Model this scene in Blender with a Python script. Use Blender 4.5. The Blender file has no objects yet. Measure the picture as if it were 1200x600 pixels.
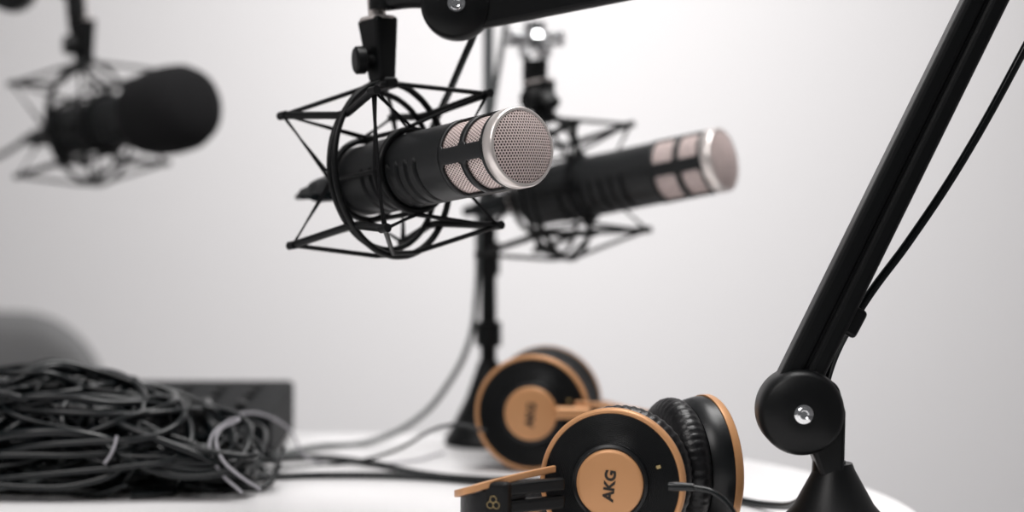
import bpy, bmesh, math, random
from math import sin, cos, pi, radians, sqrt, tanh
from mathutils import Vector, Matrix
random.seed(7)
TZ = 0.75   # table top height
scene = bpy.context.scene
col = scene.collection

# ------------------------------------------------------------------ materials
def mat(name, color, rough=0.5, metal=0.0, bump=0.0, bscale=200.0, var=0.0, spec=0.5, coat=0.0):
    m = bpy.data.materials.new(name); m.use_nodes = True
    nt = m.node_tree; b = nt.nodes['Principled BSDF']
    b.inputs['Base Color'].default_value = (*color, 1)
    b.inputs['Roughness'].default_value = rough
    b.inputs['Metallic'].default_value = metal
    b.inputs['Specular IOR Level'].default_value = spec
    b.inputs['Coat Weight'].default_value = coat
    tc = nt.nodes.new('ShaderNodeTexCoord')
    n = nt.nodes.new('ShaderNodeTexNoise'); n.inputs['Scale'].default_value = bscale
    n.inputs['Detail'].default_value = 4
    nt.links.new(tc.outputs['Object'], n.inputs['Vector'])
    if var > 0:
        r = nt.nodes.new('ShaderNodeMapRange')
        r.inputs['To Min'].default_value = 1 - var; r.inputs['To Max'].default_value = 1 + var
        nt.links.new(n.outputs['Fac'], r.inputs['Value'])
        mx = nt.nodes.new('ShaderNodeVectorMath'); mx.operation = 'SCALE'
        mx.inputs[0].default_value = color
        nt.links.new(r.outputs[0], mx.inputs['Scale'])
        nt.links.new(mx.outputs[0], b.inputs['Base Color'])
    if bump > 0:
        bp = nt.nodes.new('ShaderNodeBump'); bp.inputs['Strength'].default_value = bump
        bp.inputs['Distance'].default_value = 0.001
        nt.links.new(n.outputs['Fac'], bp.inputs['Height'])
        nt.links.new(bp.outputs[0], b.inputs['Normal'])
    return m

M_black = mat('black_plastic', (0.0035, 0.004, 0.0045), 0.40, bump=0.10, bscale=900, spec=0.28)
M_blackmetal = mat('black_powdercoat', (0.0035, 0.004, 0.0045), 0.38, bump=0.12, bscale=1500, spec=0.28)
M_body = mat('mic_body_black', (0.008, 0.009, 0.010), 0.42, bump=0.12, bscale=1200, spec=0.45)
M_rubber = mat('rubber_cable', (0.003, 0.005, 0.006), 0.24, bump=0.05, bscale=400, spec=0.42)
M_cord = mat('elastic_cord', (0.005, 0.005, 0.006), 0.75, bump=0.4, bscale=2500, spec=0.2)
M_silver = mat('satin_silver', (0.88, 0.82, 0.79), 0.32, 0.70, bump=0.05, bscale=800)
M_grille = mat('grille_steel', (0.95, 0.80, 0.77), 0.42, 0.30, bump=0.05, bscale=900)
M_grilleback = mat('grille_foam', (0.07, 0.040, 0.040), 0.95, bump=0.4, bscale=900, spec=0.2)
M_chrome = mat('chrome', (0.85, 0.86, 0.87), 0.08, 1.0)
M_foam = mat('foam_black', (0.013, 0.013, 0.014), 0.95, bump=1.0, bscale=500, spec=0.2)
M_orange = mat('copper_orange', (0.68, 0.345, 0.155), 0.38, 0.20, bump=0.06, bscale=900)
M_leather = mat('leatherette', (0.006, 0.006, 0.007), 0.36, bump=0.4, bscale=300, spec=0.4)
M_cupblack = mat('cup_black', (0.006, 0.007, 0.008), 0.34, bump=0.05, bscale=900, spec=0.4)
M_ink = mat('logo_ink', (0.015, 0.011, 0.008), 0.5)
M_gold = mat('logo_gold', (0.55, 0.42, 0.2), 0.4, 0.5)
M_graymetal = mat('gray_tube', (0.22, 0.235, 0.24), 0.35, 0.4, bump=0.05)
M_knob = mat('knob_gray', (0.015, 0.016, 0.018), 0.5, bump=0.05)
M_graycable = mat('gray_cable', (0.10, 0.11, 0.11), 0.5)
M_whitecable = mat('white_cable', (0.38, 0.37, 0.40), 0.5)
M_table = mat('white_laminate', (0.88, 0.87, 0.875), 0.32, bump=0.05, bscale=60, var=0.01)
M_wall = mat('wall_paint', (0.74, 0.73, 0.735), 0.85, bump=0.15, bscale=120, var=0.01)
M_ceil = mat('ceiling_paint', (0.8, 0.8, 0.8), 0.9, bump=0.1)
M_floor = mat('gray_carpet', (0.25, 0.25, 0.26), 0.95, bump=0.8, bscale=300, var=0.15)
M_chair = mat('chair_gray', (0.15, 0.15, 0.152), 0.7, bump=0.3, bscale=400, var=0.05)
M_metal = mat('leg_steel', (0.5, 0.5, 0.5), 0.3, 0.9)
M_mixer = mat('mixer_case', (0.004, 0.005, 0.006), 0.60, bump=0.2, bscale=700, spec=0.12)

# ------------------------------------------------------------------ helpers
def empty(name, loc=(0, 0, 0), M=None):
    e = bpy.data.objects.new(name, None); e.empty_display_size = 0.02
    col.objects.link(e)
    e.matrix_world = M if M is not None else Matrix.Translation(loc)
    return e

def mesh(name, verts, faces, m, parent=None, smooth=True, M=None, sol=0, bevel=0, subd=0, auto=None):
    me = bpy.data.meshes.new(name)
    me.from_pydata([tuple(v) for v in verts], [], faces); me.update()
    bm = bmesh.new(); bm.from_mesh(me); bmesh.ops.recalc_face_normals(bm, faces=bm.faces)
    bm.to_mesh(me); bm.free()
    o = bpy.data.objects.new(name, me); col.objects.link(o)
    me.materials.append(m)
    if smooth:
        for p in me.polygons: p.use_smooth = True
        if auto is not None:
            try: me.set_sharp_from_angle(angle=radians(auto))
            except Exception: pass
    if parent: o.parent = parent
    if M is not None: o.matrix_local = M
    if sol:
        s = o.modifiers.new('sol', 'SOLIDIFY'); s.thickness = sol; s.offset = 0
    if bevel:
        b = o.modifiers.new('bev', 'BEVEL'); b.width = bevel; b.segments = 3; b.limit_method = 'ANGLE'
    if subd:
        s = o.modifiers.new('sub', 'SUBSURF'); s.levels = subd; s.render_levels = subd
    return o

def lathe(name, prof, m, parent=None, seg=64, M=None, auto=35, closed=False):
    """profile of (x, r) revolved around local X"""
    V = []; F = []; n = len(prof)
    for x, r in prof:
        for j in range(seg):
            a = 2 * pi * j / seg
            V.append((x, r * cos(a), r * sin(a)))
    rng = n if closed else n - 1
    for i in range(rng):
        i2 = (i + 1) % n
        for j in range(seg):
            k = (j + 1) % seg
            F.append((i * seg + j, i * seg + k, i2 * seg + k, i2 * seg + j))
    if not closed:
        if prof[0][1] > 1e-5: F.append(tuple(range(seg)))
        if prof[-1][1] > 1e-5: F.append(tuple((n - 1) * seg + j for j in range(seg)))
    return mesh(name, V, F, m, parent, M=M, auto=auto)

def tube(name, splines, r, m, parent=None, cyclic=False, smooth=True, res=6, bres=3):
    """splines: list of point lists (or one list)"""
    if not isinstance(splines[0][0], (list, tuple, Vector)): splines = [splines]
    cu = bpy.data.curves.new(name, 'CURVE'); cu.dimensions = '3D'
    cu.bevel_depth = r; cu.bevel_resolution = bres; cu.use_fill_caps = True; cu.resolution_u = res
    for pts in splines:
        if smooth:
            s = cu.splines.new('BEZIER'); s.bezier_points.add(len(pts) - 1)
            for bp, p in zip(s.bezier_points, pts):
                bp.co = p; bp.handle_left_type = 'AUTO'; bp.handle_right_type = 'AUTO'
        else:
            s = cu.splines.new('POLY'); s.points.add(len(pts) - 1)
            for bp, p in zip(s.points, pts): bp.co = (*p, 1)
        s.use_cyclic_u = cyclic
    t = bpy.data.objects.new(name + '_c', cu); col.objects.link(t)
    dg = bpy.context.evaluated_depsgraph_get()
    me = bpy.data.meshes.new_from_object(t.evaluated_get(dg))
    me.name = name
    bpy.data.objects.remove(t); bpy.data.curves.remove(cu)
    o = bpy.data.objects.new(name, me); col.objects.link(o)
    me.materials.clear(); me.materials.append(m)
    for p in me.polygons: p.use_smooth = True
    if parent: o.parent = parent
    return o

def box(name, size, m, parent=None, M=None, bevel=0.001, taper=1.0, taper_y=None):
    sx, sy, sz = [s / 2 for s in size]; ty = taper if taper_y is None else taper_y
    V = [(-sx*taper, -sy*ty, -sz), (sx*taper, -sy*ty, -sz), (sx*taper, sy*ty, -sz), (-sx*taper, sy*ty, -sz),
         (-sx, -sy, sz), (sx, -sy, sz), (sx, sy, sz), (-sx, sy, sz)]
    F = [(0, 3, 2, 1), (4, 5, 6, 7), (0, 1, 5, 4), (1, 2, 6, 5), (2, 3, 7, 6), (3, 0, 4, 7)]
    return mesh(name, V, F, m, parent, smooth=False, M=M, bevel=bevel)

def frame(origin, xdir, up=(0, 0, 1)):
    X = Vector(xdir).normalized(); Y = Vector(up).cross(X).normalized(); Z = X.cross(Y)
    M = Matrix((X, Y, Z)).transposed().to_4x4(); M.translation = Vector(origin)
    return M

def T(x, y, z): return Matrix.Translation((x, y, z))
AX_Z = Matrix.Rotation(-pi/2, 4, 'Y')   # local X -> +Z
AX_NY = Matrix.Rotation(-pi/2, 4, 'Z')  # local X -> -Y

def hexmesh(name, u0, u1, v0, v1, pitch, keep, fmap, m, parent, ratio=0.74, sol=0.0005):
    V = []; F = []
    R = pitch / sqrt(3); row = 0; v = v0
    while v <= v1 + 1e-9:
        u = u0 + (pitch / 2 if row % 2 else 0)
        while u < u1 - 1e-9:
            if keep(u, v):
                b = len(V)
                for k in range(6):
                    a = pi / 6 + k * pi / 3
                    V.append(fmap(u + R * cos(a), v + R * sin(a)))
                for k in range(6):
                    a = pi / 6 + k * pi / 3
                    V.append(fmap(u + R * ratio * cos(a), v + R * ratio * sin(a)))
                for k in range(6):
                    k2 = (k + 1) % 6
                    F.append((b + k, b + k2, b + 6 + k2, b + 6 + k))
            u += pitch
        v += R * 1.5; row += 1
    return mesh(name, V, F, m, parent, smooth=False, sol=sol)

# ------------------------------------------------------------------ microphone
def microphone(front, back, foam=False):
    d = Vector(front) - Vector(back)
    root = empty('broadcast_microphone', M=frame(front, d))
    R = 0.0262
    # silver front rim
    lathe('front_rim', [(-0.009, 0.0240), (-0.009, 0.0268), (-0.0082, 0.0274), (-0.001, 0.0274), (0.0004, 0.0268),
                        (0.0010, 0.0258), (0.0006, 0.0246), (-0.001, 0.0240)], M_silver, root, seg=96, closed=True, auto=50)
    dome = lambda r: 0.0002 + 0.0045 * (1 - (r / 0.0248) ** 2)
    hexmesh('front_grille', -0.026, 0.026, -0.0256, 0.026, 0.0022, lambda u, v: sqrt(u*u+v*v) < 0.0245,
            lambda u, v: (dome(min(sqrt(u*u+v*v), 0.0256)), u, v), M_grille, root, ratio=0.66)
    lathe('front_foam', [(0.0020, 0.0), (0.0013, 0.010), (-0.0007, 0.018), (-0.0027, 0.0242)], M_grilleback, root, seg=48)
    # inner side mesh
    Rm = 0.0247; circ = 2 * pi * Rm; n = 70; p = circ / n
    hexmesh('side_grille', 0, circ, -0.056, -0.009, p, lambda u, v: True,
            lambda u, v: (v, Rm * cos(u / Rm), Rm * sin(u / Rm)), M_grille, root, ratio=0.66)
    lathe('side_foam', [(-0.009, 0.0230), (-0.058, 0.0230)], M_grilleback, root, seg=48)
    # shell with window cut-outs
    xs = [-0.0085, -0.0115, -0.0125, -0.0205, -0.0285, -0.0295, -0.0345, -0.0355, -0.044, -0.0535, -0.0545, -0.0585]
    nt = 120
    V = []; F = []
    for x in xs:
        for j in range(nt):
            a = 2 * pi * j / nt; V.append((x, R * cos(a), R * sin(a)))
    for i in range(len(xs) - 1):
        xm = (xs[i] + xs[i + 1]) / 2
        for j in range(nt):
            ad = ((j + 0.5) * 360 / nt) % 90
            win = (-0.0295 < xm < -0.0115) or (-0.0545 < xm < -0.0345)
            edge = (-0.0125 < xm) or (-0.0295 < xm < -0.0285) or (-0.0355 < xm < -0.0345) or (xm < -0.0535)
            lo, hi = (14, 76) if edge else (11, 79)
            if win and lo < ad < hi: continue
            k = (j + 1) % nt
            F.append((i*nt+j, i*nt+k, (i+1)*nt+k, (i+1)*nt+j))
    mesh('window_shell', V, F, M_body, root, sol=0.0018)
    # main body with sculpted grooves
    nx = 240; nt = 144; V = []; F = []
    x0, x1 = -0.0575, -0.200
    for i in range(nx + 1):
        x = x0 + (x1 - x0) * i / nx
        r = R + 0.0004
        if x > -0.0600: r = R + 0.0010
        if x < -0.160: r = R - 0.0006
        if x < -0.188: r = R - 0.0006 - 0.010 * ((-0.188 - x) / 0.012) ** 1.6
        for j in range(nt):
            a = 2 * pi * j / nt; rr = r
            if -0.153 < x < -0.080:
                ph = ((-0.080 - x) / 0.0104) % 1.0
                g = max(0.0, 1 - abs(ph - 0.5) / 0.22)
                ang = (math.degrees(a) - 180 - 20) % 180   # grooves wrap two sides
                w = max(0.0, min(1.0, (62 - ang) / 8)) if ang < 90 else max(0.0, min(1.0, (ang - 150) / 8))
                rr -= 0.0030 * min(1, g * 1.6) * w
            V.append((x, rr * cos(a), rr * sin(a)))
    for i in range(nx):
        for j in range(nt):
            k = (j + 1) % nt
            F.append((i*nt+j, i*nt+k, (i+1)*nt+k, (i+1)*nt+j))
    F.append(tuple(nx * nt + j for j in range(nt))); F.append(tuple(range(nt)))
    mesh('body', V, F, M_body, root, auto=40)
    lathe('tail_ring', [(-0.199, 0.0125), (-0.209, 0.0125), (-0.210, 0.0118), (-0.210, 0.009)], M_silver, root, seg=40)
    lathe('xlr_plug', [(-0.209, 0.009), (-0.2095, 0.0102), (-0.228, 0.0102), (-0.230, 0.0092), (-0.236, 0.0095),
                       (-0.244, 0.0085), (-0.252, 0.0055), (-0.262, 0.0045), (-0.262, 0.0)], M_rubber, root, seg=32)
    if foam:
        V = [(-0.058, 0.0285), (-0.061, 0.033), (-0.056, 0.039), (-0.040, 0.0425), (-0.018, 0.0435), (0.001, 0.0420),
             (0.013, 0.037), (0.020, 0.027), (0.023, 0.013), (0.0235, 0.0)]
        lathe('foam_windscreen', V, M_foam, root, seg=64, auto=60)
    return root

# ------------------------------------------------------------------ shock mount
def shock_mount(front, back, dist, stem_h=0.108):
    f = Vector(front); d = (f - Vector(back)).normalized()
    c = f - d * dist
    root = empty('shock_mount', M=frame(c, d) @ T(0, 0, 0.0040))
    H = 0.0630
    circ = lambda x, ry, rz, n=24, zc=0.0: [(x, ry * cos(2*pi*i/n), zc + rz * sin(2*pi*i/n)) for i in range(n)]
    tube('hoop_front', circ(0.005, 0.051, H), 0.0025, M_blackmetal, root, cyclic=True, res=8)
    tube('hoop_rear', circ(-0.007, 0.047, H - 0.006), 0.0022, M_blackmetal, root, cyclic=True, res=8)
    L = 0.057; ty = 0.050; tz = 0.0475
    arms = []
    for sy in (-1, 1):
        for sz in (-1, 1):
            hy = 0.051 * 0.72; hz = H * 0.70
            arms.append([(-L, sy*ty, sz*tz), (-0.006, sy*hy, sz*(hz-0.004)), (0.006, sy*hy, sz*(hz-0.004)), (L, sy*ty, sz*tz)])
    tube('frame_arms', arms, 0.0029, M_blackmetal, root, smooth=False)
    tips = []
    for a in arms:
        for p in (a[0], a[-1]):
            tips.append(p)
    for i, p in enumerate(tips):
        lathe('tip_%d' % i, [(-0.0040, 0.0), (-0.0040, 0.0031), (0.0040, 0.0031), (0.0040, 0.0)], M_blackmetal, root, seg=16, M=T(*p))
    # wire brackets that fold from the hoop crown out to the tips
    br = []
    for sx in (-1, 1):
        for sz in (-1, 1):
            br.append([(sx*L, -ty, sz*tz), (sx*0.010, -0.010, sz*(H-0.002)), (sx*0.010, 0.010, sz*(H-0.002)), (sx*L, ty, sz*tz)])
    tube('crown_wires', br, 0.0018, M_blackmetal, root, smooth=False)
    ri = 0.0315; zo = -0.004
    cords = []; extra = []
    for x in (-L, L):
        xi = x * 0.52
        star = []; st2 = []
        order = [(-1, -1), (1, -1), (1, 1), (-1, 1)]
        inn = [(0, -ri), (ri, 0), (0, ri), (-ri, 0)]
        s = 1 if x > 0 else -1
        for (sy, sz), (iy, iz) in zip(order, inn):
            star.append((x - s*0.001, sy*ty, sz*tz)); star.append((xi, iy, iz + zo))
            st2.append((x + s*0.0025, sy*ty, sz*(tz + 0.001))); st2.append((xi - s*0.005, iy, iz + zo))
        cords.append(star); extra.append(st2)
    tube('elastic_cords', cords, 0.0014, M_cord, root, cyclic=True, smooth=False)
    tube('elastic_cords_b', extra, 0.0012, M_cord, root, cyclic=True, smooth=False)
    # inner cradle
    tube('cradle_ring_front', circ(0.029, 0.0290, 0.0290, 16, zo), 0.0025, M_blackmetal, root, cyclic=True)
    tube('cradle_ring_rear', circ(-0.029, 0.0290, 0.0290, 16, zo), 0.0025, M_blackmetal, root, cyclic=True)
    bars = []
    for a in (0, 90, 180, 270):
        a = radians(a)
        bars.append([(-0.030, 0.0300*cos(a), zo + 0.0300*sin(a)), (0.030, 0.0300*cos(a), zo + 0.0300*sin(a))])
    tube('cradle_bars', bars, 0.0018, M_blackmetal, root, smooth=False)
    # stem, yoke and knob
    z0 = H - 0.004
    box('yoke_foot', (0.024, 0.012, 0.008), M_black, root, M=T(0, 0, z0 + 0.003), bevel=0.002)
    zm = (z0 + stem_h) / 2 + 0.002; hh = stem_h - z0 - 0.006
    box('stem_block', (0.025, 0.021, hh), M_black, root, M=T(0, 0, zm), bevel=0.003, taper=0.66)
    KM = T(0.003, -0.003, z0 + 0.021) @ Matrix.Rotation(radians(-112), 4, 'Z')
    lathe('knob_shaft', [(-0.002, 0.0), (-0.002, 0.004), (0.016, 0.004), (0.016, 0.0)], M_blackmetal, root, seg=20, M=KM)
    lathe('tilt_knob', [(0.010, 0.0), (0.010, 0.0085), (0.0115, 0.0102), (0.0175, 0.0102), (0.019, 0.0085), (0.019, 0.0)],
          M_black, root, seg=40, M=KM)
    lathe('thread_washer', [(0, 0), (0, 0.0130), (0.0022, 0.0130), (0.0022, 0)], M_silver, root, seg=40, M=T(0, 0, stem_h - 0.003) @ AX_Z)
    lathe('thread_stud', [(0, 0), (0, 0.0065), (0.018, 0.0065), (0.018, 0)], M_silver, root, seg=30, M=T(0, 0, stem_h) @ AX_Z)
    return root

# ------------------------------------------------------------------ boom arm
def joint(root, p, r=0.028, th=0.034, axis_dir=(0, -1, 0), screw=True):
    M = frame(p, axis_dir)
    h = th / 2
    lathe('joint_disc', [(-h, 0), (-h, r*0.86), (-h*0.82, r*0.96), (-h*0.5, r), (h*0.5, r), (h*0.82, r*0.96), (h, r*0.86), (h*1.04, r*0.3), (h*1.04, 0)],
          M_black, root, seg=72, M=M, auto=60)
    if screw:
        lathe('joint_screw', [(h, 0.0062), (h*1.10, 0.0062), (h*1.12, 0.0048), (h*1.24, 0.0044), (h*1.26, 0.003), (h*1.16, 0.0022), (h*1.16, 0)],
              M_chrome, root, seg=32, M=M)

def bar(root, name, a, b, w, t, m, side=(0, 1, 0), bevel=0.004):
    a = Vector(a); b = Vector(b); d = b - a
    M = frame((a + b) / 2, d, up=side)      # local X along arm, local Z ~ side
    return box(name, (d.length, w, t), m, root, M=M, bevel=bevel)

def boom_base(root, x, y, h, r=0.046):
    lathe('base_cone', [(0.0, 0), (0.0, r), (0.006, r), (0.009, r*0.93), (h*0.55, r*0.52), (h*0.93, r*0.27), (h, r*0.24), (h, 0)],
          M_black, root, seg=72, M=T(x, y, TZ + 0.0005) @ AX_Z, auto=60)

# right-hand boom arm (holds the sharp microphone)
arm = empty('microphone_boom_arm', (0, 0, 0))
boom_base(arm, 0.2115, 1.345, 0.060, 0.050)
J0 = Vector((0.1886, 1.345, 0.845)); S0 = Vector((0.1785, 1.345, 0.845)); EL = Vector((0.3480, 1.352, 1.1866)); JE = Vector((-0.039, 1.452, 1.1175))
V = []; prof = [(0.2015, 0.803), (0.2165, 0.803), (0.2175, 0.845), (0.2130, 0.862), (0.200, 0.872), (0.1886, 0.872), (0.180, 0.83), (0.196, 0.818)]
for yy in (1.332, 1.358):
    for (x, z) in prof: V.append((x, yy, z))
n = len(prof)
F = [tuple(range(n)), tuple(range(2*n-1, n-1, -1))] + [(i, (i+1) % n, n+(i+1) % n, n+i) for i in range(n)]
mesh('base_bracket', V, F, M_black, arm, smooth=False, bevel=0.003)
lathe('base_collar', [(0, 0), (0, 0.0115), (0.012, 0.0105), (0.012, 0)], M_black, arm, seg=40, M=T(0.2085, 1.345, 0.800) @ AX_Z)
joint(arm, J0, 0.0282, 0.040)
d = (EL - S0).normalized(); perp = Vector((d.z, 0, -d.x))
bar(arm, 'lower_tube_a', S0 + perp*0.0065 + d*0.012, EL + perp*0.0065, 0.0125, 0.024, M_blackmetal)
bar(arm, 'lower_tube_b', S0 - perp*0.0075 + d*0.012, EL - perp*0.0075, 0.0135, 0.024, M_blackmetal)
bar(arm, 'lower_tube_web', S0 + d*0.012, EL, 0.012, 0.018, M_black, bevel=0.001)
joint(arm, EL, 0.0282, 0.040)
dn = Vector((0, 0, -0.0065))
bar(arm, 'upper_tube', EL + dn, JE + dn, 0.024, 0.018, M_blackmetal, side=(0, 1, 0))
joint(arm, JE + Vector((0.0, 0, 0.002)), 0.0255, 0.034)
tube('head_bar', [JE + Vector((0, 0.006, 0.007)), (-0.070, 1.468, 1.1275), (-0.0915, 1.475, 1.126)], 0.0095, M_black, arm)
lathe('head_collar', [(0, 0), (0, 0.0105), (0.014, 0.0105), (0.014, 0)], M_black, arm, seg=32, M=T(-0.0925, 1.476, 1.118) @ AX_Z)
box('clip_lug', (0.020, 0.022, 0.017), M_black, arm, M=T(0.2215, 1.350, 0.9045) @ Matrix.Rotation(radians(-62), 4, 'Y'), bevel=0.003)
tube('arm_cable', [(0.46, 1.42, 1.235), (0.40, 1.38, 1.185), (0.352, 1.362, 1.104), (0.300, 1.362, 1.010), (0.263, 1.362, 0.954), (0.238, 1.360, 0.921), (0.2262, 1.358, 0.903),
                   (0.2165, 1.366, 0.882), (0.2105, 1.374, 0.860), (0.207, 1.385, 0.830), (0.209, 1.415, 0.790), (0.205, 1.46, 0.766),
                   (0.188, 1.515, 0.7545), (0.155, 1.56, 0.7535), (0.10, 1.59, 0.7535), (0.04, 1.60, 0.7535)], 0.0030, M_rubber, arm)

# sharp microphone
F1 = (0.0068, 1.36, 1.0182); B1 = (-0.1339, 1.53, 0.9889)
microphone(F1, B1)
shock_mount(F1, B1, 0.150, 0.112)
tube('mic_cable_lead', [(-0.1589, 1.559, 0.9838), (-0.165, 1.585, 0.981), (-0.150, 1.625, 0.985), (-0.110, 1.635, 0.993), (-0.078, 1.60, 1.012), (-0.051, 1.53, 1.052), (-0.030, 1.49, 1.095), (-0.010, 1.47, 1.134), (0.03, 1.455, 1.150), (0.1, 1.44, 1.163)], 0.0027, M_rubber, arm)

# rear microphone
F2 = (0.1777, 1.72, 1.0102); B2 = (-0.0038, 1.83, 0.9714)
microphone(F2, B2)
sm2 = shock_mount(F2, B2, 0.165, 0.098)
c2 = Vector(F2) - (Vector(F2) - Vector(B2)).normalized() * 0.165
arm2 = empty('microphone_boom_arm', (0, 0, 0))
bx, by = -0.0216, 1.875
boom_base(arm2, bx, by, 0.075, 0.040)
lathe('lower_post', [(0, 0), (0, 0.0075), (0.17, 0.0070), (0.17, 0)], M_blackmetal, arm2, seg=32, M=T(bx, by, TZ+0.072) @ AX_Z)
lathe('post_collar', [(0, 0), (0, 0.012), (0.022, 0.012), (0.022, 0)], M_black, arm2, seg=32, M=T(bx, by, TZ+0.09) @ AX_Z)
lathe('height_clamp', [(0, 0), (0, 0.0105), (0.03, 0.0105), (0.03, 0)], M_black, arm2, seg=32, M=T(bx, by, TZ+0.155) @ AX_Z)
lathe('upper_post', [(0, 0), (0, 0.0050), (0.31, 0.0050), (0.31, 0)], M_graymetal, arm2, seg=32, M=T(bx, by, TZ+0.215) @ AX_Z)
top = Vector((bx, by, TZ + 0.52)); hd = Vector((0.021, 1.818, 1.205))
joint(arm2, top, 0.022, 0.03)
bar(arm2, 'upper_tube', top, hd, 0.018, 0.018, M_blackmetal)
joint(arm2, hd, 0.022, 0.03)
hx, hy = 0.0205, 1.815
lathe('chrome_post', [(0, 0), (0, 0.008), (0.05, 0.008), (0.05, 0)], M_chrome, arm2, seg=32, M=T(hx, hy, 1.145) @ AX_Z)
lathe('chrome_swivel', [(0, 0), (0, 0.011), (0.006, 0.015), (0.020, 0.015), (0.026, 0.010), (0.034, 0.010), (0.034, 0)], M_chrome, arm2, seg=32, M=T(hx, hy, 1.098) @ AX_Z)
for s in (-1, 1):
    lathe('chrome_wing', [(0, 0), (0, 0.005), (0.010, 0.0065), (0.020, 0.0075), (0.022, 0.006), (0.022, 0)], M_chrome, arm2, seg=24, M=frame((hx + s*0.004, hy - 0.004, 1.116), (s, -0.3, 0.05)))
tube('hanger', [(hx, hy, 1.100), (hx + 0.001, hy, 1.075), (c2.x - 0.006, c2.y, c2.z + 0.076)], 0.0115, M_black, arm2)
tube('hanging_cable', [(0.0, 1.85, 1.17), (-0.030, 1.862, 0.96), (-0.032, 1.862, 0.892), (-0.0385, 1.862, 0.846), (-0.058, 1.865, 0.806), (-0.085, 1.865, 0.775),
                       (-0.125, 1.865, 0.7545), (-0.175, 1.83, 0.7535), (-0.23, 1.69, 0.7535)], 0.0026, M_graycable, arm2)

# left microphone with foam windscreen
F3 = (-0.318, 1.985, 1.061); B3 = (-0.4724, 2.12, 1.037)
microphone(F3, B3, foam=True)
shock_mount(F3, B3, 0.150, 0.108)
c3 = Vector(F3) - (Vector(F3) - Vector(B3)).normalized() * 0.150
arm3 = empty('microphone_boom_arm', (0, 0, 0))
boom_base(arm3, -0.98, 1.60, 0.062, 0.050)
p0 = Vector((-0.98, 1.60, 0.84)); p1 = Vector((-1.10, 1.72, 1.17)); p2 = Vector((-0.50, 2.05, 1.182))
lathe('base_post', [(0, 0), (0, 0.011), (0.05, 0.011), (0.05, 0)], M_black, arm3, seg=32, M=T(-0.98, 1.60, TZ+0.05) @ AX_Z)
joint(arm3, p0); joint(arm3, p1)
bar(arm3, 'lower_tube', p0, p1, 0.024, 0.024, M_blackmetal)
bar(arm3, 'upper_tube', p1, p2, 0.020, 0.020, M_blackmetal)
joint(arm3, p2, 0.024, 0.034)
tube('head_bar', [p2, (c3.x - 0.02, c3.y, 1.183), (c3.x - 0.012, c3.y, 1.153)], 0.010, M_black, arm3)
tube('mic_cable_lead', [(-0.5135, 2.156, 1.030), (-0.56, 2.19, 1.01), (-0.65, 2.18, 0.99), (-0.78, 2.0, 1.05), (-0.98, 1.85, 1.16)], 0.0030, M_rubber, arm3)

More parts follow.
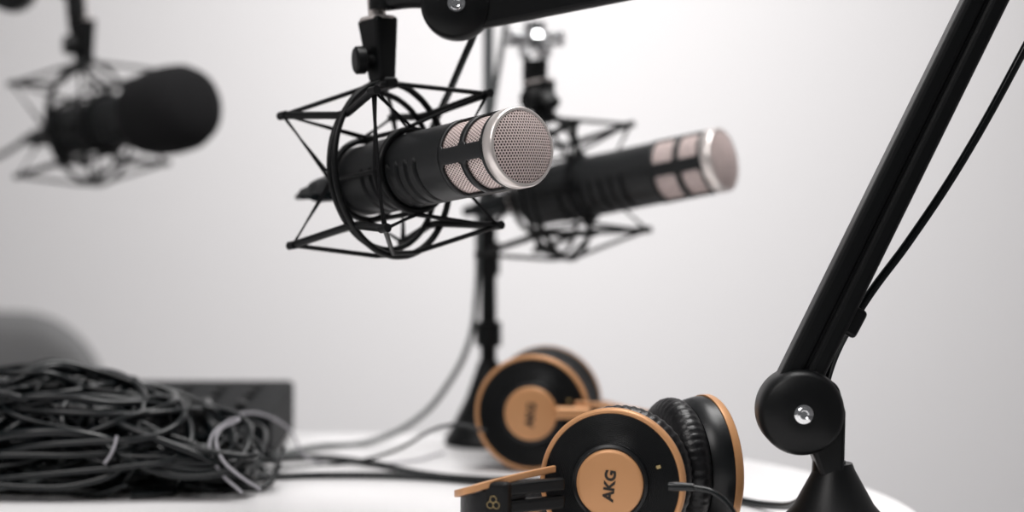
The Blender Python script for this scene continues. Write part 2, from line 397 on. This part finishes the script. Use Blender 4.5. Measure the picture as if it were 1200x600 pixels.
# ------------------------------------------------------------------ headphones
def cup(root, c, nrm, tag, up=(0, 0, 1), roll=0):
    M = frame(c, nrm, up) @ Matrix.Rotation(radians(roll), 4, 'X')
    lathe('cap_plate' + tag, [(0.006, 0.0), (0.0132, 0.0), (0.0130, 0.0195), (0.0126, 0.0212), (0.0115, 0.0222), (0.006, 0.0224)], M_orange, root, seg=72, M=M, auto=40)
    lathe('cap_collar' + tag, [(0.004, 0.0222), (0.0112, 0.0224), (0.0118, 0.0235), (0.0108, 0.0252), (0.004, 0.0262)], M_cupblack, root, seg=72, M=M, auto=40)
    prof = []
    n = 120
    for i in range(n + 1):
        t = i / n; r = 0.0255 + t * (0.0452 - 0.0255)
        x = 0.0082 - 0.0022 * t - 0.0018 * sin(pi * t) + 0.00030 * sin(i * 2 * pi / 6)
        prof.append((x, r))
    lathe('grooved_dish' + tag, prof + [(0.000, 0.0452), (0.0, 0.0255)], M_cupblack, root, seg=96, M=M, auto=80)
    lathe('trim_ring' + tag, [(0.0005, 0.0445), (0.0062, 0.0450), (0.0070, 0.0460), (0.0066, 0.0474), (0.0050, 0.0484), (0.0005, 0.0484)], M_orange, root, seg=96, M=M, auto=60)
    lathe('cup_shell' + tag, [(0.0015, 0.0475), (-0.004, 0.0474), (-0.010, 0.0462), (-0.014, 0.0430), (-0.014, 0.0)], M_cupblack, root, seg=96, M=M, auto=50)
    V = []; F = []; ns = 200; nr = 20
    for j in range(ns):
        a = 2 * pi * j / ns
        for i in range(nr):
            b = 2 * pi * i / nr
            rc = 0.0350 + 0.0128 * cos(b)
            x = -0.0235 + 0.0115 * sin(b)
            rc += 0.00035 * sin(a * 50 + 1.3 * sin(a * 5)) * max(0, cos(b))
            V.append((x, rc * cos(a), rc * sin(a)))
    for j in range(ns):
        for i in range(nr):
            j2 = (j + 1) % ns; i2 = (i + 1) % nr
            F.append((j*nr+i, j2*nr+i, j2*nr+i2, j*nr+i2))
    mesh('ear_cushion' + tag, V, F, M_leather, root, M=M)
    lathe('speaker_cloth' + tag, [(-0.0155, 0.0), (-0.0155, 0.030)], M_foam, root, seg=40, M=M)
    def lettering(body, size, y, z, rot, nm):
        cu = bpy.data.curves.new('lettering', 'FONT'); cu.body = body; cu.size = size; cu.extrude = 0.0002; cu.offset = 0.00036 * size / 0.0095
        cu.align_x = 'CENTER'; cu.align_y = 'CENTER'
        t = bpy.data.objects.new('t', cu); col.objects.link(t)
        dg = bpy.context.evaluated_depsgraph_get(); me = bpy.data.meshes.new_from_object(t.evaluated_get(dg))
        bpy.data.objects.remove(t)
        o = bpy.data.objects.new(nm + tag, me); col.objects.link(o); me.materials.clear(); me.materials.append(M_ink)
        o.parent = root
        o.matrix_local = M @ T(0.0133, y, z) @ Matrix(((0, 0, 1, 0), (0, -1, 0, 0), (1, 0, 0, 0), (0, 0, 0, 1))) @ Matrix.Rotation(radians(rot), 4, 'Z')
    lettering('AKG', 0.0098, 0.0005, -0.001, -6, 'cap_lettering')
    # small side mark moulded into the dish
    box('side_mark' + tag, (0.0004, 0.0032, 0.0022), M_gold, root, M=M @ T(0.0060, 0.033*cos(0.35), 0.033*sin(0.35)) @ Matrix.Rotation(0.35, 4, 'X'), bevel=0.0001)
    return M

def ribbon(name, pts, w, t, m, root, zoff=0.0, n=80):
    """flat band: thickness t horizontally, height w vertically, along smoothed path"""
    P = [Vector(p) for p in pts]
    S = []
    for i in range(n + 1):
        u = i / n * (len(P) - 1); k = min(int(u), len(P) - 2); f = u - k
        q0 = P[max(k-1, 0)]; q1 = P[k]; q2 = P[k+1]; q3 = P[min(k+2, len(P)-1)]
        S.append(0.5 * ((2*q1) + (-q0+q2)*f + (2*q0-5*q1+4*q2-q3)*f*f + (-q0+3*q1-3*q2+q3)*f*f*f))
    V = []; F = []
    for i, p in enumerate(S):
        tg = (S[min(i+1, n)] - S[max(i-1, 0)]); tg.z = 0; tg.normalize()
        s = Vector((-tg.y, tg.x, 0)) * t / 2
        for a, b in ((-1, -1), (1, -1), (1, 1), (-1, 1)):
            V.append(p + s * a + Vector((0, 0, zoff + b * w / 2)))
    for i in range(n):
        for k in range(4):
            k2 = (k + 1) % 4
            F.append((i*4+k, i*4+k2, (i+1)*4+k2, (i+1)*4+k))
    F.append((0, 1, 2, 3)); F.append((n*4, n*4+1, n*4+2, n*4+3))
    return mesh(name, V, F, m, root, smooth=False, bevel=0.0007)

# front pair
hp = empty('headphones', (0, 0, 0))
C1 = Vector((0.0665, 1.340, 0.7990)); N1 = Vector((-0.27, -0.96, 0.03))
C2 = Vector((0.1340, 1.418, 0.7985)); N2 = Vector((0.94, 0.33, 0.03))
cup(hp, C1, N1, '_near'); cup(hp, C2, N2, '_far')
path = [(0.028, 1.336, 0.7965), (0.004, 1.315, 0.7945), (-0.018, 1.298, 0.7915), (-0.0300, 1.298, 0.788), (-0.036, 1.325, 0.782), (-0.030, 1.38, 0.774),
        (-0.004, 1.435, 0.768), (0.040, 1.472, 0.766), (0.090, 1.486, 0.768), (0.135, 1.486, 0.775), (0.155, 1.464, 0.785)]
ribbon('arch_upper', path, 0.0045, 0.0028, M_orange, hp, zoff=0.0115)
ribbon('arch_lower', path, 0.0045, 0.0028, M_orange, hp, zoff=-0.0115)
inner = [(p[0] + 0.004, p[1] + 0.004, p[2]) for p in path[1:-1]]
ribbon('head_strap', inner, 0.018, 0.003, M_leather, hp)
M = frame((-0.0100, 1.302, 0.7920), (-0.35, -0.93, 0.0))
box('slider_block', (0.010, 0.019, 0.026), M_black, hp, M=M, bevel=0.003)
for k in range(3):
    a = radians(90 + 120 * k)
    tube('block_emblem_%d' % k, [(0.0055, 0.0024*cos(a) + 0.0021*cos(b*pi/6), 0.0024*sin(a) + 0.0021*sin(b*pi/6)) for b in range(12)], 0.00022, M_gold, hp, cyclic=True).matrix_local = M
M = frame((0.012, 1.318, 0.7935), Vector((0.048, 0.030, 0)), up=(0, 0, 1))
box('yoke_upper', (0.050, 0.007, 0.0085), M_black, hp, M=M @ T(0, 0, 0.0055), bevel=0.002)
box('yoke_lower', (0.050, 0.007, 0.0085), M_black, hp, M=M @ T(0, 0, -0.0060), bevel=0.002)
lathe('strain_relief', [(0, 0), (0, 0.0030), (0.004, 0.0032), (0.016, 0.0024), (0.016, 0)], M_rubber, hp, seg=20, M=frame((0.100, 1.305, 0.8015), (0.97, -0.25, 0)))
tube('headphone_cable', [(0.114, 1.302, 0.8015), (0.127, 1.298, 0.799), (0.138, 1.294, 0.790), (0.144, 1.29, 0.775), (0.143, 1.275, 0.756), (0.12, 1.22, 0.7525), (0.05, 1.18, 0.7525), (-0.1, 1.16, 0.7525)],
     0.0017, M_rubber, hp)

# rear pair
hp2 = empty('headphones', (0, 0, 0))
D1 = Vector((0.0175, 1.712, 0.7985)); E1 = Vector((-0.18, -0.97, 0.06))
D2 = Vector((0.030, 1.790, 0.7990)); E2 = Vector((0.25, 0.95, 0.05))
cup(hp2, D1, E1, '_near'); cup(hp2, D2, E2, '_far')
path2 = [(0.052, 1.694, 0.800), (0.085, 1.692, 0.797), (0.120, 1.700, 0.790), (0.145, 1.725, 0.780), (0.150, 1.755, 0.774), (0.135, 1.80, 0.770), (0.10, 1.825, 0.780), (0.06, 1.825, 0.79)]
ribbon('arch_upper', path2, 0.0045, 0.0028, M_orange, hp2, zoff=0.0085)
ribbon('arch_lower', path2, 0.0045, 0.0028, M_orange, hp2, zoff=-0.0115)
ribbon('head_strap', [(p[0]-0.004, p[1]+0.004, p[2]) for p in path2[1:-1]], 0.016, 0.003, M_leather, hp2, zoff=-0.002)
M = frame((0.050, 1.692, 0.8010), (-0.05, -1, 0.0))
box('slider_block', (0.010, 0.030, 0.010), M_orange, hp2, M=M, bevel=0.003)
tube('headphone_cable', [(-0.022, 1.700, 0.785), (-0.05, 1.70, 0.79), (-0.10, 1.72, 0.765), (-0.14, 1.74, 0.7527), (-0.22, 1.70, 0.7527)], 0.0015, M_rubber, hp2)

# ------------------------------------------------------------------ table
def rrect(x0, x1, y0, y1, R, n=24):
    pts = []
    for cx, cy, a0 in ((x1-R, y1-R, 0), (x0+R, y1-R, 90), (x0+R, y0+R, 180), (x1-R, y0+R, 270)):
        for i in range(n + 1):
            a = radians(a0 + 90 * i / n); pts.append((cx + R*cos(a), cy + R*sin(a)))
    return pts
tb = empty('conference_table', (0, 0, 0))
pts = rrect(-1.45, 0.30, 0.80, 1.95, 0.45)
n = len(pts)
V = [(x, y, TZ - 0.028) for x, y in pts] + [(x, y, TZ) for x, y in pts]
F = [tuple(range(n)), tuple(range(n, 2*n))] + [(i, (i+1) % n, n+(i+1) % n, n+i) for i in range(n)]
mesh('table_top', V, F, M_table, tb, smooth=False, bevel=0.003)
for i, (x, y) in enumerate(((-1.15, 1.1), (-1.15, 1.65), (-0.05, 1.1), (-0.05, 1.6))):
    lathe('leg_%d' % i, [(0, 0), (0, 0.03), (TZ - 0.028, 0.022), (TZ - 0.028, 0)], M_metal, tb, seg=32, M=T(x, y, 0) @ AX_Z)

# ------------------------------------------------------------------ audio mixer
mx = empty('audio_mixer', (-0.405, 1.825, TZ))
x0, x1, y0, y1 = -0.20, 0.20, -0.085, 0.105
V = [(x0, y0, 0.004), (x1, y0, 0.004), (x1, y1, 0.004), (x0, y1, 0.004), (x0, y0, 0.045), (x1, y0, 0.045), (x1, y1, 0.053), (x0, y1, 0.053)]
F = [(0, 3, 2, 1), (4, 5, 6, 7), (0, 1, 5, 4), (1, 2, 6, 5), (2, 3, 7, 6), (3, 0, 4, 7)]
mesh('case', V, F, M_mixer, mx, smooth=False, bevel=0.005)
for k in range(4):
    lathe('foot_%d' % k, [(0, 0), (0, 0.008), (0.006, 0.008), (0.006, 0)], M_rubber, mx, seg=16, M=T(-0.17 + 0.34*(k % 2), -0.06 + 0.14*(k//2), 0.0) @ AX_Z)
for i in range(12):
    for j in range(3):
        yy = 0.0 + j*0.03
        zz = 0.045 + 0.008*(yy + 0.085)/0.19
        lathe('knob_%d_%d' % (i, j), [(0, 0), (0, 0.005), (0.004, 0.004), (0.004, 0)], M_knob if j == 2 else M_black, mx, seg=12, M=T(-0.17+0.031*i, yy, zz) @ AX_Z)
for i in range(12):
    box('fader_%d' % i, (0.008, 0.014, 0.005), M_black, mx, M=T(-0.17+0.031*i, -0.045 + 0.012*sin(i*2.1), 0.049), bevel=0.0015)
for i in range(9):
    lathe('jack_%d' % i, [(0, 0.004), (0, 0.007), (0.002, 0.007), (0.002, 0.004)], M_knob, mx, seg=20, M=T(-0.17+0.042*i, -0.085, 0.026) @ AX_NY)

# ------------------------------------------------------------------ cable pile
def hprof(x, y):
    hx = 0.080 if x < -0.36 else max(0.022, 0.080 - (x + 0.36) / 0.18 * 0.046)
    hy = max(0.04, 1 - ((y - 1.635) / 0.10) ** 2)
    return hx * hy ** 0.5
pile = empty('cable_pile', (0, 0, 0))
def loopset(n, r, m, name, amin=0.03, amax=0.10, seed=1, top=1.0, crange=(-0.58, -0.245)):
    rnd = random.Random(seed); sp = []
    for i in range(n):
        cx = rnd.uniform(*crange); cy = rnd.uniform(1.57, 1.67)
        a = rnd.uniform(amin, amax); b = a * rnd.uniform(0.40, 1.0); rot = rnd.uniform(-1.2, 1.2)
        L = rnd.random() ** 0.7 * top; ph = rnd.uniform(0, 6.28); tilt = rnd.uniform(-0.6, 0.6)
        turns = rnd.choice([0.7, 1.0, 1.4, 2.0, 2.6]); N = max(7, int(12 * turns))
        f1 = rnd.uniform(0.4, 1.4); f2 = rnd.uniform(0.4, 1.2); dx = rnd.uniform(-0.03, 0.03); dy = rnd.uniform(-0.02, 0.02)
        pts = []
        for k in range(N):
            t = ph + k / 12 * 2 * pi
            rr = 1 + 0.22 * sin(t * f1 + i) + 0.05 * sin(t * 2.6 * f2 + i * 2)
            ux = a * rr * cos(t); uy = b * rr * sin(t)
            q = k / 12
            x = cx + dx*q + ux*cos(rot) - uy*sin(rot); y = cy + dy*q + ux*sin(rot) + uy*cos(rot)
            if x > -0.23: x = -0.23 + 0.060 * tanh((x + 0.23) / 0.060)
            y = 1.632 + 0.083 * tanh((y - 1.632) / 0.083)
            h = hprof(x, y)
            z = TZ + r + 0.001 + max(0.0, min(1.2, L + tilt * sin(t) + 0.12 * sin(t*f2*2+i))) * h
            pts.append((x, y, z))
        sp.append(pts)
    return tube(name, sp, r, m, pile, res=6, bres=3)
loopset(36, 0.0029, M_rubber, 'thick_cables', 0.022, 0.09, seed=3)
loopset(46, 0.0019, M_rubber, 'thin_cables', 0.02, 0.08, seed=11)
loopset(8, 0.0040, M_rubber, 'heavy_cables', 0.03, 0.08, seed=31, top=0.8)
loopset(16, 0.0027, M_rubber, 'loose_loops', 0.018, 0.050, seed=47, top=0.9, crange=(-0.31, -0.215))
loopset(2, 0.0018, M_graycable, 'gray_cables', seed=21)
coils = []
for (cx, cy, rr, hh) in ((-0.50, 1.64, 0.055, 0.058), (-0.40, 1.64, 0.050, 0.055), (-0.31, 1.635, 0.042, 0.040), (-0.245, 1.625, 0.035, 0.022)):
    for k in range(9):
        z = TZ + 0.004 + hh * k / 9
        coils.append([(cx + (rr - 0.003*(k % 3)) * cos(t*pi/6 + k), cy + (rr*0.9 - 0.003*(k % 3)) * sin(t*pi/6 + k), z + 0.003*sin(t*1.7+k)) for t in range(12)])
tube('coiled_bundles', coils, 0.0034, M_rubber, pile, cyclic=True, res=4, bres=2)
tube('white_lead', [[(-0.205, 1.555, 0.757), (-0.222, 1.56, 0.772), (-0.232, 1.57, 0.790), (-0.222, 1.59, 0.806), (-0.212, 1.59, 0.809), (-0.226, 1.575, 0.800), (-0.222, 1.56, 0.784), (-0.208, 1.55, 0.772), (-0.190, 1.55, 0.760)],
                    [(-0.300, 1.555, 0.800), (-0.302, 1.550, 0.790), (-0.308, 1.548, 0.780)]], 0.0011, M_whitecable, pile)
for i, (x, y, z, dx, dy, dz) in enumerate(((-0.30, 1.56, 0.785, -0.8, 0.2, -0.3), (-0.25, 1.57, 0.770, 0.9, 0.5, 0.1), (-0.39, 1.62, 0.826, 1, 0.2, 0.1))):
    lathe('plug_%d' % i, [(0, 0), (0, 0.0060), (0.016, 0.0065), (0.020, 0.0060), (0.032, 0.004), (0.04, 0.003), (0.04, 0)], M_blackmetal, pile, seg=24, M=frame((x, y, z), (dx, dy, dz)))
tube('trailing_cables', [[(-0.30, 1.64, 0.76), (-0.235, 1.72, 0.7535), (-0.18, 1.765, 0.7535), (-0.1225, 1.735, 0.7535), (-0.069, 1.668, 0.7535), (-0.017, 1.640, 0.7535), (0.05, 1.635, 0.7535), (0.12, 1.66, 0.7535)],
                         [(-0.26, 1.60, 0.76), (-0.19, 1.66, 0.7535), (-0.125, 1.665, 0.7535), (-0.07, 1.655, 0.7535), (0.0, 1.622, 0.7535), (0.06, 1.615, 0.7535)]], 0.0029, M_rubber, pile)
tube('pale_lead', [[(-0.24, 1.62, 0.79), (-0.215, 1.70, 0.80), (-0.19, 1.725, 0.785), (-0.17, 1.75, 0.7525), (-0.10, 1.74, 0.7525), (-0.06, 1.80, 0.7525)]], 0.0011, M_whitecable, pile)

# ------------------------------------------------------------------ chair
ch = empty('office_chair', (-0.745, 2.52, 0))
bm_w, zb0, zb1 = 0.25, 0.50, 0.821
R = 0.12
V = []; F = []; nu = 24; nv = 18
for sgn in (0, 1):
    for i in range(nu + 1):
        for j in range(nv + 1):
            u = -1 + 2*i/nu; v = -1 + 2*j/nv
            x = u * bm_w
            zc = (zb0 + zb1) / 2; hz = (zb1 - zb0) / 2
            z = v * hz
            ax = max(0, abs(x) - (bm_w - R)); az = max(0, abs(z) - (hz - R))
            q = max(ax, az) / R; l = sqrt(ax*ax + az*az) / R
            if l > 1e-6 and ax > 0 and az > 0:
                s = q / l
                x = math.copysign(bm_w - R + ax * s, x); z = math.copysign(hz - R + az * s, z)
            edge = max(abs(u), abs(v)); th = 0.016 * sqrt(max(0, 1 - edge**8))
            y = -0.05 * (x / bm_w)**2 + 0.04 + (z * 0.12)
            V.append((x, y + (th if sgn else -th), zc + z))
N = (nu + 1) * (nv + 1)
for s in (0, 1):
    for i in range(nu):
        for j in range(nv):
            a = s*N + i*(nv+1) + j
            F.append((a, a+1, a+nv+2, a+nv+1))
o = mesh('backrest', V, F, M_chair, ch)
bm = bmesh.new(); bm.from_mesh(o.data); bmesh.ops.remove_doubles(bm, verts=bm.verts, dist=0.0005); bmesh.ops.recalc_face_normals(bm, faces=bm.faces); bm.to_mesh(o.data); bm.free()
sp = rrect(-0.24, 0.24, -0.42, 0.02, 0.10, 8); n = len(sp)
V = [(x, y, 0.43) for x, y in sp] + [(x, y, 0.475) for x, y in sp]
F = [tuple(range(n)), tuple(range(n, 2*n))] + [(i, (i+1) % n, n+(i+1) % n, n+i) for i in range(n)]
mesh('seat', V, F, M_chair, ch, smooth=False, bevel=0.012)
tube('back_supports', [[(-0.12, -0.05, 0.44), (-0.12, 0.05, 0.46), (-0.12, 0.048, 0.60)], [(0.12, -0.05, 0.44), (0.12, 0.05, 0.46), (0.12, 0.048, 0.60)]], 0.010, M_metal, ch)
for i, (x, y) in enumerate(((-0.2, -0.38), (0.2, -0.38), (-0.2, 0.0), (0.2, 0.0))):
    tube('leg_%d' % i, [(x*0.9, y*0.95, 0.435), (x*1.1, y*1.02 + (0.03 if y == 0 else -0.02), 0.010)], 0.011, M_metal, ch, smooth=False)

# ------------------------------------------------------------------ room
def plane(name, pts, m):
    return mesh(name, pts, [(0, 1, 2, 3)], m, smooth=False)
X0, X1, Y0, Y1, ZC = -2.6, 2.6, -2.2, 3.25, 2.7
plane('floor', [(X0, Y0, 0), (X1, Y0, 0), (X1, Y1, 0), (X0, Y1, 0)], M_floor)
plane('ceiling', [(X0, Y0, ZC), (X1, Y0, ZC), (X1, Y1, ZC), (X0, Y1, ZC)], M_ceil)
plane('wall_back', [(X0, Y1, 0), (X1, Y1, 0), (X1, Y1, ZC), (X0, Y1, ZC)], M_wall)
plane('wall_left', [(X0, Y0, 0), (X0, Y1, 0), (X0, Y1, ZC), (X0, Y0, ZC)], M_wall)
plane('wall_right', [(X1, Y0, 0), (X1, Y1, 0), (X1, Y1, ZC), (X1, Y0, ZC)], M_wall)
box('baseboard_back', (5.18, 0.015, 0.09), M_ceil, None, M=T(0, Y1 - 0.0085, 0.046), bevel=0.003)

# ------------------------------------------------------------------ lights
def area(name, loc, target, sx, sy, power, color=(1, 1, 1), spread=None):
    l = bpy.data.lights.new(name, 'AREA'); l.shape = 'RECTANGLE'; l.size = sx; l.size_y = sy; l.energy = power; l.color = color
    if spread: l.spread = radians(spread)
    o = bpy.data.objects.new(name, l); col.objects.link(o); o.location = loc
    o.rotation_euler = (Vector(target) - Vector(loc)).to_track_quat('-Z', 'Y').to_euler()
    return o
area('ceiling_light_main', (0.3, 1.7, 2.6), (0.1, 1.75, 0.8), 1.2, 0.8, 35, (1, 0.985, 0.975))
area('added_wall_wash', (0.08, 1.9, 2.6), (0.05, 3.25, 0.82), 0.35, 0.35, 5.2, (1.0, 0.985, 0.98), spread=62)  # added spot, no real fixture: brightens the centre of the back wall
area('added_front_fill', (-0.9, 0.2, 2.4), (0.0, 1.5, 0.9), 0.8, 0.8, 15, (1, 0.965, 0.95))  # added fill from front left, no real fixture: lifts the grille and blacks
w = bpy.data.worlds.new('world'); scene.world = w; w.use_nodes = True
w.node_tree.nodes['Background'].inputs[0].default_value = (0.98, 0.98, 1, 1)
w.node_tree.nodes['Background'].inputs[1].default_value = 0.12

# ------------------------------------------------------------------ camera
cd = bpy.data.cameras.new('camera'); cam = bpy.data.objects.new('camera', cd); col.objects.link(cam)
cam.location = (0, 0, 1.008); cam.rotation_euler = (pi/2, 0, 0)
cd.lens = 72; cd.sensor_width = 36; cd.shift_y = -110/1200
cd.clip_start = 0.05
cd.dof.use_dof = True; cd.dof.focus_distance = 1.37; cd.dof.aperture_fstop = 2.8
scene.camera = cam
scene.view_settings.view_transform = 'Standard'
scene.view_settings.look = 'None'
